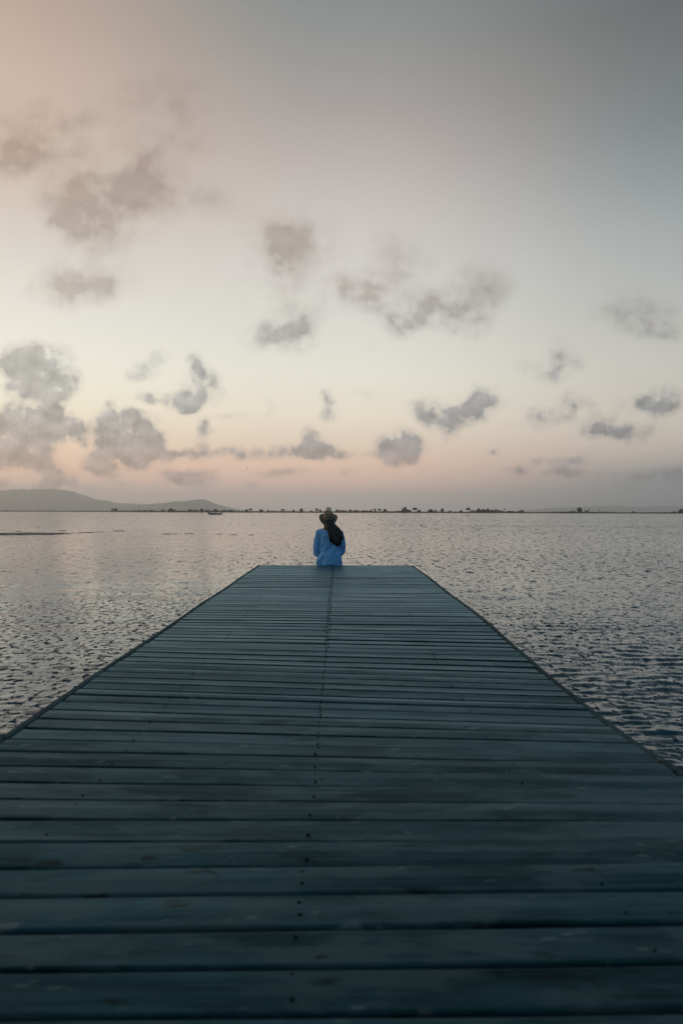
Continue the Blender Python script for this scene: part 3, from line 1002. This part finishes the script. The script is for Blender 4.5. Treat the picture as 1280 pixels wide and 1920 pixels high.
# ------------------------------------------------------------------ buildings on the far shore
def house(name, x0, x1, top, dist, roof, label, cat, wall_mat):
    a = (x0 - 634) / F * dist
    b_ = (x1 - 634) / F * dist
    xm = (x0 + x1) / 2
    zt_ = EYE + (hz(xm) - top) / F * dist
    z0 = .75
    root = empty(name, ((a + b_) / 2, dist, z0))
    tag(root, label, cat)
    wall_top = zt_ - (1.4 if roof else .0)
    dpt = 5.0
    MB().box((a, dist, z0 - .3), (b_, dist + dpt, wall_top)).build('wall', wall_mat, root)
    if roof:
        o = .35
        r = MB()
        m_ = dist + dpt / 2
        vs_ = [(a - o, dist - o, wall_top), (b_ + o, dist - o, wall_top), (b_ + o, dist + dpt + o, wall_top), (a - o, dist + dpt + o, wall_top), (a - o, m_, zt_), (b_ + o, m_, zt_)]
        vs_ = [(x, yv, zv + .003) for x, yv, zv in vs_]
        r.v += vs_
        r.f += [(0, 1, 5, 4), (2, 3, 4, 5), (1, 2, 5), (3, 0, 4), (3, 2, 1, 0)]
        r.build('roof', M_roof, root)
    else:
        MB().box((a - .15, dist - .15, wall_top + .003), (b_ + .15, dist + dpt + .15, wall_top + .25)).build('roof', wall_mat, root)
    n_ = max(1, int((b_ - a) / 2.4))
    for i in range(n_):
        c_ = a + (b_ - a) * (i + .5) / n_
        wdw = MB().box((c_ - .45, dist - .06, wall_top - 1.7), (c_ + .45, dist + .0, wall_top - .6)).build('window', M_glass, root)
        MB().box((c_ - .55, dist - .14, wall_top - 1.78), (c_ + .55, dist - .003, wall_top - 1.703)).build('sill', wall_mat, wdw).matrix_parent_inverse = Matrix()
    MB().box((a + .3, dist - .05, z0), (a + 1.2, dist - .002, z0 + 1.9)).build('door', M_beam, root)
    return root


house('shore_house', 611.5, 620.5, 951.6, 1034, False, 'pale grey blocky house on the far shore rising behind the brown hat', 'house', M_wall)
house('shore_hut', 209.5, 219.5, 953.6, 1395, True, 'small dark hut standing alone on the far shore below the hills', 'hut', M_beam)

# ------------------------------------------------------------------ boat
def build_boat():
    dist = 345.0
    c = world_at(404.5, 965, dist)
    base = Vector((c.x, dist, 0.0))
    root = empty('fishing_boat', base)
    tag(root, 'small blue open motorboat lying still near the far shore', 'boat')
    L = 26.5 / F * dist
    ns = 15
    outer, inner = [], []
    for i in range(ns):
        s_ = i / (ns - 1)                        # 0 bow (left) .. 1 stern
        x = base.x - L / 2 + L * .92 * s_
        wd = 1.0 * (1 - (1 - s_) ** 2.6) ** .7 * (1 - .12 * s_) + .02
        sheer = .50 + .38 * (1 - s_) ** 2.2 + .05 * s_
        keel = -.22 + .35 * max(0, (1 - s_) - .75) / .25
        rk = -.35 * (1 - s_) ** 3
        def sec(wd, sheer, keel, rk):
            return [Vector((x + rk * ((z - keel) / (sheer - keel)), base.y + yv, z)) for yv, z in
                    ((-wd, sheer), (-wd * .96, sheer * .55), (-wd * .75, keel * .3 + .05), (0, keel), (wd * .75, keel * .3 + .05), (wd * .96, sheer * .55), (wd, sheer))]
        outer.append(sec(wd, sheer, keel, rk))
        inner.append(sec(max(.01, wd - .07), sheer, keel + .12, rk))
    mb = MB()
    k = 7
    for r_ in outer:
        mb.v += [tuple(p) for p in r_]
    for r_ in inner:
        mb.v += [tuple(p) for p in r_]
    o2 = ns * k
    for i in range(ns - 1):
        for j in range(k - 1):
            a = i * k + j
            mb.f.append((a, a + k, a + k + 1, a + 1))
            a2 = a + o2
            mb.f.append((a2, a2 + 1, a2 + k + 1, a2 + k))
        for j in (0, k - 1):
            a = i * k + j
            mb.f.append((a, a + o2, a + o2 + k, a + k))
    for i in (0, ns - 1):
        for j in range(k - 1):
            a = i * k + j
            mb.f.append((a, a + 1, a + 1 + o2, a + o2))
        mb.f.append(tuple(i * k + j for j in range(k)))
    mb.build('hull', M_boat, root)
    for sgn in (0, 6):
        MB().tube([r_[sgn] + Vector((0, 0, .02)) for r_ in outer], .045, 6).build('gunwale', M_boat_in, root)
    for s_ in (.35, .6, .82):
        x = base.x - L / 2 + L * .92 * s_
        MB().box((x - .14, base.y - .84, .34), (x + .14, base.y + .84, .39)).build('thwart', M_boat_in, root)
    xs_ = base.x - L / 2 + L * .92
    mo = MB()
    mo.tube([(xs_ + .02, base.y, .66), (xs_ + .10, base.y, .84), (xs_ + .26, base.y, .94), (xs_ + .38, base.y, .90)], [.12, .22, .22, .12], 10)
    motor = mo.build('outboard_motor', M_motor, root, True)
    sh = MB().tube([(xs_ + .22, base.y, .75), (xs_ + .42, base.y, .4), (xs_ + .60, base.y, .12)], [.10, .07, .05], 8).build('motor_shaft', M_motor, root)
    pr = MB()
    for q in range(3):
        a = q * 2.094
        pr.tube([(xs_ + .64, base.y, .12), (xs_ + .66, base.y + .14 * math.cos(a), .12 + .14 * math.sin(a))], [.03, .05], 6, (1, .3))
    pr.build('propeller', M_motor, root)
    MB().tube([(xs_ + .02, base.y, .74), (xs_ - .45, base.y + .1, .70)], .025, 6).build('tiller', M_motor, root)


build_boat()


# ------------------------------------------------------------------ birds
def bird(loc, span, label, flying, head=1):
    loc = Vector(loc)
    root = empty('bird', loc)
    tag(root, label, 'bird')
    b_ = MB()
    s = span
    b_.tube([loc + Vector((-.28 * s * head, 0, 0)), loc + Vector((-.16 * s * head, 0, .0)), loc, loc + Vector((.16 * s * head, 0, .03 * s)), loc + Vector((.24 * s * head, 0, .07 * s)), loc + Vector((.29 * s * head, 0, .06 * s)), loc + Vector((.36 * s * head, 0, .05 * s))],
            [.02 * s, .06 * s, .085 * s, .07 * s, .05 * s, .04 * s, .008 * s], 8)
    b_.build('body', M_bird, root, True)
    for sg in (-1, 1):
        wv_ = MB()
        up = .34 if flying else .02
        rings = []
        for t, zz, ch in ((0, .03, .15), (.5, .03 + up * .6, .13), (1, .03 + up * .75, .02)):
            ln = .5 if flying else .10
            yv = sg * s * ln * t
            rings.append([loc + Vector((-ch * s, yv, zz * s)), loc + Vector((ch * s * .6, yv, zz * s)), loc + Vector((ch * s * .5, yv, zz * s + .02 * s)), loc + Vector((-ch * s * .8, yv, zz * s + .015 * s))])
        wv_.rings(rings)
        wv_.build('wing', M_bird, root)
    return root


p = world_at(874, 969.4, 262)
bird((p.x, p.y, 0.10), .85, 'dark waterbird resting on the water right of the person', False)
p = world_at(876.8, 965.8, 262)
bird((p.x, p.y, p.z), .9, 'dark bird flying just above the waterbird on the water', True, -1)
p = world_at(464, 878.3, 300)
bird((p.x, p.y, p.z), .8, 'tiny bird flying alone high in the pink sky', True, 1)

# ------------------------------------------------------------------ person
m, n, b = material('blue_shirt')
M_shirt = m
tc = n.add('ShaderNodeTexCoord')
nz = n.noise(tc.outputs['Object'], 11.0, 4, 0.6)
wv_ = n.noise(n.vmath('MULTIPLY', tc.outputs['Object'], (260, 260, 260)), 1.0, 2, 0.5)
n.link(n.mix(nz.outputs['Fac'], (0.14, 0.43, 0.86), (0.21, 0.52, 0.93)), b.inputs['Base Color'])
b.inputs['Roughness'].default_value = 0.9
b.inputs['Sheen Weight'].default_value = 0.15
fold = n.noise(n.vmath('MULTIPLY', tc.outputs['Object'], (16, 10, 9)), 1.0, 3, 0.55)
bp = n.add('ShaderNodeBump')
bp.inputs['Strength'].default_value = 1.0
bp.inputs['Distance'].default_value = 0.035
n.link(fold.outputs['Fac'], bp.inputs['Height'])
n.link(bp.outputs[0], b.inputs['Normal'])

m, n, b = material('dark_hair')
M_hair = m
tc = n.add('ShaderNodeTexCoord')
nz = n.noise(n.vmath('MULTIPLY', tc.outputs['Object'], (160, 160, 9)), 1.0, 3, 0.6)
n.link(n.mix(nz.outputs['Fac'], (0.006, 0.007, 0.006), (0.024, 0.022, 0.018)), b.inputs['Base Color'])
b.inputs['Roughness'].default_value = 0.5
bp = n.add('ShaderNodeBump')
bp.inputs['Strength'].default_value = 0.6
bp.inputs['Distance'].default_value = 0.006
n.link(nz.outputs['Fac'], bp.inputs['Height'])
n.link(bp.outputs[0], b.inputs['Normal'])


def remesh(o, vox, smooth=4, fac=.5):
    md = o.modifiers.new('remesh', 'REMESH')
    md.mode = 'VOXEL'
    md.voxel_size = vox
    md.use_smooth_shade = True
    if smooth:
        ms = o.modifiers.new('smooth', 'SMOOTH')
        ms.factor = fac
        ms.iterations = smooth
    return o


PX = F / 12.78                                  # photograph pixels per metre at the person
BY = 12.79                                      # forward position of the spine
def pp(xpx, ypx, dy_=0.0):                      # a point of the figure from the photograph
    d_ = BY + dy_
    return Vector(((xpx - 634) / F * d_, d_, EYE + (hz(xpx) - ypx) / F * d_))


z_seat = deck_z(0, 12.8)
cx = pp(617, 1000).x


def ring(c, rx, ry, n_=20, sq=2.3, yaw=0):
    out_ = []
    for k in range(n_):
        t = 2 * math.pi * k / n_
        ct, st = math.cos(t), math.sin(t)
        a = abs(ct) ** (2 / sq) * (1 if ct >= 0 else -1) * rx
        b2 = abs(st) ** (2 / sq) * (1 if st >= 0 else -1) * ry
        out_.append(Vector((c[0] + a * math.cos(yaw) - b2 * math.sin(yaw), c[1] + a * math.sin(yaw) + b2 * math.cos(yaw), c[2])))
    return out_


Zs = lambda ypx: EYE + (hz(617) - ypx) / F * BY
Xs = lambda xpx: (xpx - 634) / F * BY

# --- body: one continuous skin surface
bd = MB()
torso = [(1060, 617.5, .165, .115, .00), (1046, 617.5, .160, .110, .005), (1030, 617.5, .135, .095, .02), (1014, 617.5, .145, .10, .02), (1000, 617.5, .16, .095, .005), (992, 617.5, .13, .075, -.005), (987, 617, .065, .06, -.005)]
bd.rings([ring((Xs(xc), BY + oy, Zs(yr)), rx, ry) for yr, xc, rx, ry, oy in torso])
neck = (Xs(616.5), BY + .00, Zs(990))
bd.tube([neck, (Xs(616), BY + .015, Zs(978)), (Xs(615.5), BY + .03, Zs(970))], [.055, .052, .05], 12)
hc = Vector((Xs(615.2), BY + .03, Zs(973)))
bd.ball(hc, (.074, .095, .105), 16, 12)
bd.ball(hc + Vector((0, .035, -.055)), (.052, .06, .06), 12, 8)           # jaw
bd.tube([hc + Vector((0, .088, .01)), hc + Vector((0, .112, -.025)), hc + Vector((0, .094, -.034))], [.008, .013, .009], 8)   # nose
bd.tube([hc + Vector((-.022, .092, -.06)), hc + Vector((0, .097, -.058)), hc + Vector((.022, .092, -.06))], [.006, .009, .006], 6)   # lips
for sg in (-1, 1):
    bd.ball(hc + Vector((sg * .075, .0, -.012)), (.010, .018, .03), 8, 6)
    bd.ball(hc + Vector((sg * .028, .085, .012)), (.013, .012, .009), 8, 6)
ELB = {-1: Vector((Xs(593.5), BY + .02, Zs(1037))), 1: Vector((Xs(641.3), BY + .02, Zs(1033)))}
SHO = {-1: Vector((Xs(597.5), BY + .0, Zs(998.5))), 1: Vector((Xs(637.5), BY + .0, Zs(1000)))}
WRI = {-1: Vector((cx - .10, BY + .255, z_seat + .175)), 1: Vector((cx + .11, BY + .255, z_seat + .175))}
for sg in (-1, 1):
    mid_e = (SHO[sg] + ELB[sg]) / 2
    bd.tube([SHO[sg] + Vector((-sg * .05, 0, .005)), SHO[sg], mid_e, ELB[sg], (ELB[sg] * .6 + WRI[sg] * .4), WRI[sg]], [.05, .05, .043, .037, .036, .025], 12)
    # hand resting on the thigh: palm, four fingers, thumb
    fw = Vector((-sg * .25, .95, -.12)).normalized()
    rt = Vector((.97, sg * .25, 0)).normalized()
    pc = WRI[sg] + fw * .05
    bd.tube([WRI[sg], WRI[sg] + fw * .03, WRI[sg] + fw * .085], [.024, .036, .037], 10, (1.0, .42))
    for k, (o_, ln) in enumerate(((-.028, .060), (-.010, .072), (.009, .068), (.027, .054))):
        r0 = WRI[sg] + fw * .08 + rt * o_
        bd.tube([r0, r0 + fw * ln * .45 + Vector((0, 0, .004)), r0 + fw * ln * .8 + Vector((0, 0, -.006)), r0 + fw * ln + Vector((0, 0, -.018))], [.0095, .009, .008, .0065], 7)
    tb = WRI[sg] + fw * .03 - rt * sg * .028
    bd.tube([tb, tb + fw * .028 - rt * sg * .022, tb + fw * .055 - rt * sg * .027 + Vector((0, 0, -.008))], [.012, .0105, .008], 7)
for sg in (-1, 1):
    hip = Vector((cx + sg * .085, BY + .02, z_seat + .100))
    knee = Vector((cx + sg * .105, BY + .44, z_seat + .085))
    ank = Vector((cx + sg * .10, BY + .40, z_seat - .36))
    bd.tube([hip, hip.lerp(knee, .5), knee + Vector((0, -.01, 0))], [.092, .078, .058], 14)
    bd.tube([knee, knee.lerp(ank, .3) + Vector((0, -.015, 0)), knee.lerp(ank, .65), ank], [.057, .056, .042, .034], 12)
    bd.tube([ank + Vector((0, -.035, -.035)), ank + Vector((0, .03, -.035)), ank + Vector((0, .11, -.062)), ank + Vector((0, .17, -.080))], [.030, .036, .034, .020], 10, (1.15, .8))
    for k in range(5):
        t0 = ank + Vector((sg * (-.026 + .013 * k), .165 - .006 * k, -.080))
        bd.tube([t0, t0 + Vector((0, .028 - .002 * k, -.006))], [.010 - .0008 * k, .007], 6)
person = bd.build('person', M_skin, None, True)
remesh(person, .0065, 3)
tag(person, 'person in blue shirt and brown hat sitting on the pier end, back turned', 'person')

# --- trousers
tr = MB()
tr.rings([ring((cx, BY + oy, z_seat + zz), rx, ry) for zz, rx, ry, oy in ((.010, .13, .09, .03), (.03, .178, .118, .02), (.10, .182, .125, .01), (.20, .172, .118, .01), (.24, .162, .11, .012))])
for sg in (-1, 1):
    hip = Vector((cx + sg * .085, BY + .02, z_seat + .102))
    knee = Vector((cx + sg * .105, BY + .44, z_seat + .088))
    ank = Vector((cx + sg * .10, BY + .40, z_seat - .27))
    tr.tube([hip, hip.lerp(knee, .5), knee], [.100, .090, .070], 16)
    tr.tube([knee + Vector((0, 0, .0)), knee.lerp(ank, .4), ank], [.070, .066, .058], 14)
remesh(tr.build('trousers', M_trouser, person, True), .010, 4).matrix_parent_inverse = Matrix()

# --- shirt, loose, with folds, sleeves to the wrists
sh = MB()
sil = [  # row, left edge, right edge, half depth, forward offset
    (1061.5, 594.6, 641.2, .135, .005), (1057, 593.4, 641.6, .148, .00), (1050, 594.2, 641.0, .150, -.002), (1043, 596.4, 640.2, .142, .004), (1035, 598.5, 638.6, .130, .012),
    (1025, 600.0, 637.5, .122, .016), (1015, 600.0, 637.0, .118, .012), (1006, 598.0, 638.0, .110, .004), (999, 598.0, 637.5, .098, -.004), (994, 602.0, 633.0, .085, -.006), (990.5, 607.5, 626.5, .070, -.004), (986.5, 609.0, 624.0, .064, .000)]
rg = []
for yr, xl, xr, ry, oy in sil:
    rx = (Xs(xr) - Xs(xl)) / 2
    base_r = ring(((Xs(xl) + Xs(xr)) / 2, BY + oy, Zs(yr)), rx, ry, 48, 2.5)
    rr2 = []
    low = max(0, min(1, (yr - 1000) / 55))
    for k, p_ in enumerate(base_r):
        t = 2 * math.pi * k / 48
        c_ = Vector((cx, BY + oy, p_.z))
        out_d = (p_ - c_).normalized()
        a = .009 * low * math.sin(t * 7 + yr * .09) + .034 * low * mnoise.noise((t * 2.6 + yr * .03, yr * .09, 3)) + .018 * mnoise.noise((t * 5 - yr * .04, yr * .18, 8))
        rr2.append(p_ + out_d * a)
    rg.append(rr2)
sh.rings(rg)
for sg in (-1, 1):
    mid_e = (SHO[sg] + ELB[sg]) / 2 + Vector((sg * .012, 0, 0))
    e_ = ELB[sg]
    fore = e_ * .5 + WRI[sg] * .5
    sh.tube([SHO[sg] + Vector((-sg * .06, 0, .012)), SHO[sg] + Vector((0, 0, -.004)), SHO[sg].lerp(ELB[sg], .3) + Vector((sg * .008, 0, 0)), mid_e, SHO[sg].lerp(ELB[sg], .75) + Vector((sg * .010, -.006, 0)), e_ + Vector((0, -.004, -.012)), fore + Vector((0, 0, -.01)), WRI[sg] + Vector((0, -.015, 0))],
            [.058, .062, .058, .060, .059, .055, .052, .040], 16)
shirt = sh.build('shirt', M_shirt, person, True)
shirt.matrix_parent_inverse = Matrix()
remesh(shirt, .0085, 3, .5)
# collar band at the neck
col_ = MB()
col_.rings([ring((Xs(616.5), BY - .002, Zs(989.5)), .072, .066, 20), ring((Xs(616.5), BY - .004, Zs(984.5)), .066, .062, 20), ring((Xs(616.5), BY - .004, Zs(984)), .058, .054, 20), ring((Xs(616.5), BY - .002, Zs(989)), .060, .056, 20)], closed=False)
col_.build('collar', M_shirt, shirt, True).matrix_parent_inverse = Matrix()

# --- long hair swept to the right
hr = MB()
path = [(614.5, 972, .0, .088, .104), (616, 979, -.035, .092, .085), (618.5, 986, -.055, .098, .070), (622, 993, -.075, .112, .058), (625.5, 1000, -.093, .118, .048), (628.5, 1007, -.108, .108, .042), (630.5, 1013, -.115, .090, .036), (631.8, 1018, -.118, .070, .028), (632.2, 1022.5, -.118, .040, .016)]
rg = []
for xpx, ypx, oy, rx, ry in path:
    rr2 = []
    for k in range(40):
        t = 2 * math.pi * k / 40
        wob = 1 + .05 * math.sin(t * 9 + ypx * .11) + .04 * mnoise.noise((t * 4, ypx * .06, 1))
        rr2.append(Vector((Xs(xpx) + rx * wob * math.cos(t), BY + .02 + oy + ry * wob * math.sin(t), Zs(ypx) + .012 * math.cos(t * 3 + 1) * (ypx > 1005))))
    rg.append(rr2)
hr.rings(rg)
# locks that break the outline
for k in range(26):
    t = random.random()
    x0_ = 609 + 15 * t
    x1_ = 620.5 + 21 * t + random.uniform(-1.5, 1.5)
    yend = 1010 + 12 * math.sin(math.pi * min(1, .25 + t * .7)) + random.uniform(-4, 3)
    oy = -.06 - .055 * random.random()
    hr.tube([(Xs(x0_), BY + .02 - .05, Zs(981)), (Xs(x0_ * .6 + x1_ * .4), BY + oy * .8, Zs(993)), (Xs(x0_ * .2 + x1_ * .8), BY - .075 + oy * .4, Zs(1004)), (Xs(x1_), BY - .085 + oy * .3, Zs(yend))], [.012, .014, .012, .002], 6)
hair = hr.build('hair', M_hair, person, True)
hair.matrix_parent_inverse = Matrix()
# a loose lock over the right shoulder
lk = MB().tube([(Xs(625), BY - .03, Zs(985)), (Xs(634), BY - .055, Zs(993)), (Xs(640.3), BY - .06, Zs(1001)), (Xs(642.8), BY - .055, Zs(1009)), (Xs(642.6), BY - .05, Zs(1014))], [.03, .034, .024, .012, .003], 10).build('hair_lock', M_hair, hair, True)
lk.matrix_parent_inverse = Matrix()

# --- felt hat: crown, band, curled brim, tipped back
hat_c = Vector((Xs(615.2), BY + .010, Zs(972.5)))
tilt = R(-38)
Rt = Matrix.Rotation(-tilt, 3, 'X') @ Matrix.Rotation(R(1.5), 3, 'Y')


def hp(x, y_, z):
    return hat_c + Rt @ Vector((x, y_, z))


nb = 56
def brim_ring(f, under=0.0):
    out_ = []
    for k in range(nb):
        t = 2 * math.pi * k / nb
        a = .082 + (.148 - .082) * f
        b2 = .098 + (.165 - .098) * f
        side = math.cos(t) ** 2
        z = -.012 + (f ** 1.5) * (.040 * side - .012 * (1 - side)) - under
        out_.append(hp(a * math.cos(t), b2 * math.sin(t), z))
    return out_


hb = MB()
hb.rings([brim_ring(0, .004), brim_ring(.35, .004), brim_ring(.7, .004), brim_ring(1.0, .004), brim_ring(1.015, .001), brim_ring(1.0, 0), brim_ring(.7), brim_ring(.35), brim_ring(0)], closed=False)
hat = hb.build('hat', M_felt, person, True)
hat.matrix_parent_inverse = Matrix()
crn = MB()
prof_c = [(-.014, 1.0), (.02, .985), (.06, .95), (.10, .88), (.126, .77), (.140, .56), (.142, .30), (.138, .08)]
rg = []
for z, s_ in prof_c:
    rr2 = []
    for k in range(nb):
        t = 2 * math.pi * k / nb
        x, y_ = .083 * s_ * math.cos(t), .099 * s_ * math.sin(t)
        dent = -.022 * math.exp(-(x / .022) ** 2) * max(0, (z - .10) / .04) * (1 - .3 * (y_ / .1) ** 2)
        pin = 1 - .12 * max(0, (z - .05) / .07) * max(0, math.sin(t)) ** 2
        rr2.append(hp(x * pin, y_, z + dent))
    rg.append(rr2)
crn.rings(rg)
crn.build('crown', M_felt, hat, True).matrix_parent_inverse = Matrix()
bn = MB()
bn.rings([[hp(.0855 * s_ * math.cos(t), .1015 * s_ * math.sin(t), z) for t in (2 * math.pi * k / nb for k in range(nb))] for z, s_ in ((-.010, 1.0), (.018, .985), (.0185, .96), (-.0095, .97))], closed=False)
bn.build('hat_band', M_band, hat, True).matrix_parent_inverse = Matrix()

# ------------------------------------------------------------------ haze: the evening air over the lagoon
hzv = bpy.data.materials.new('evening_haze')
hzv.use_nodes = True
hn = NT(hzv.node_tree)
ho = hn.add('ShaderNodeOutputMaterial')
pv = hn.add('ShaderNodeVolumePrincipled')
pv.inputs['Color'].default_value = (0.96, 0.98, 1.0, 1)
pv.inputs['Density'].default_value = 0.00016
pv.inputs['Anisotropy'].default_value = 0.78
hn.link(pv.outputs[0], ho.inputs['Volume'])
haze = MB().box((-14000, -3000, -3.5), (14000, 13000, 285)).build('haze', hzv)
haze['kind'] = 'stuff'
haze['label'] = 'thin evening haze over the lagoon'
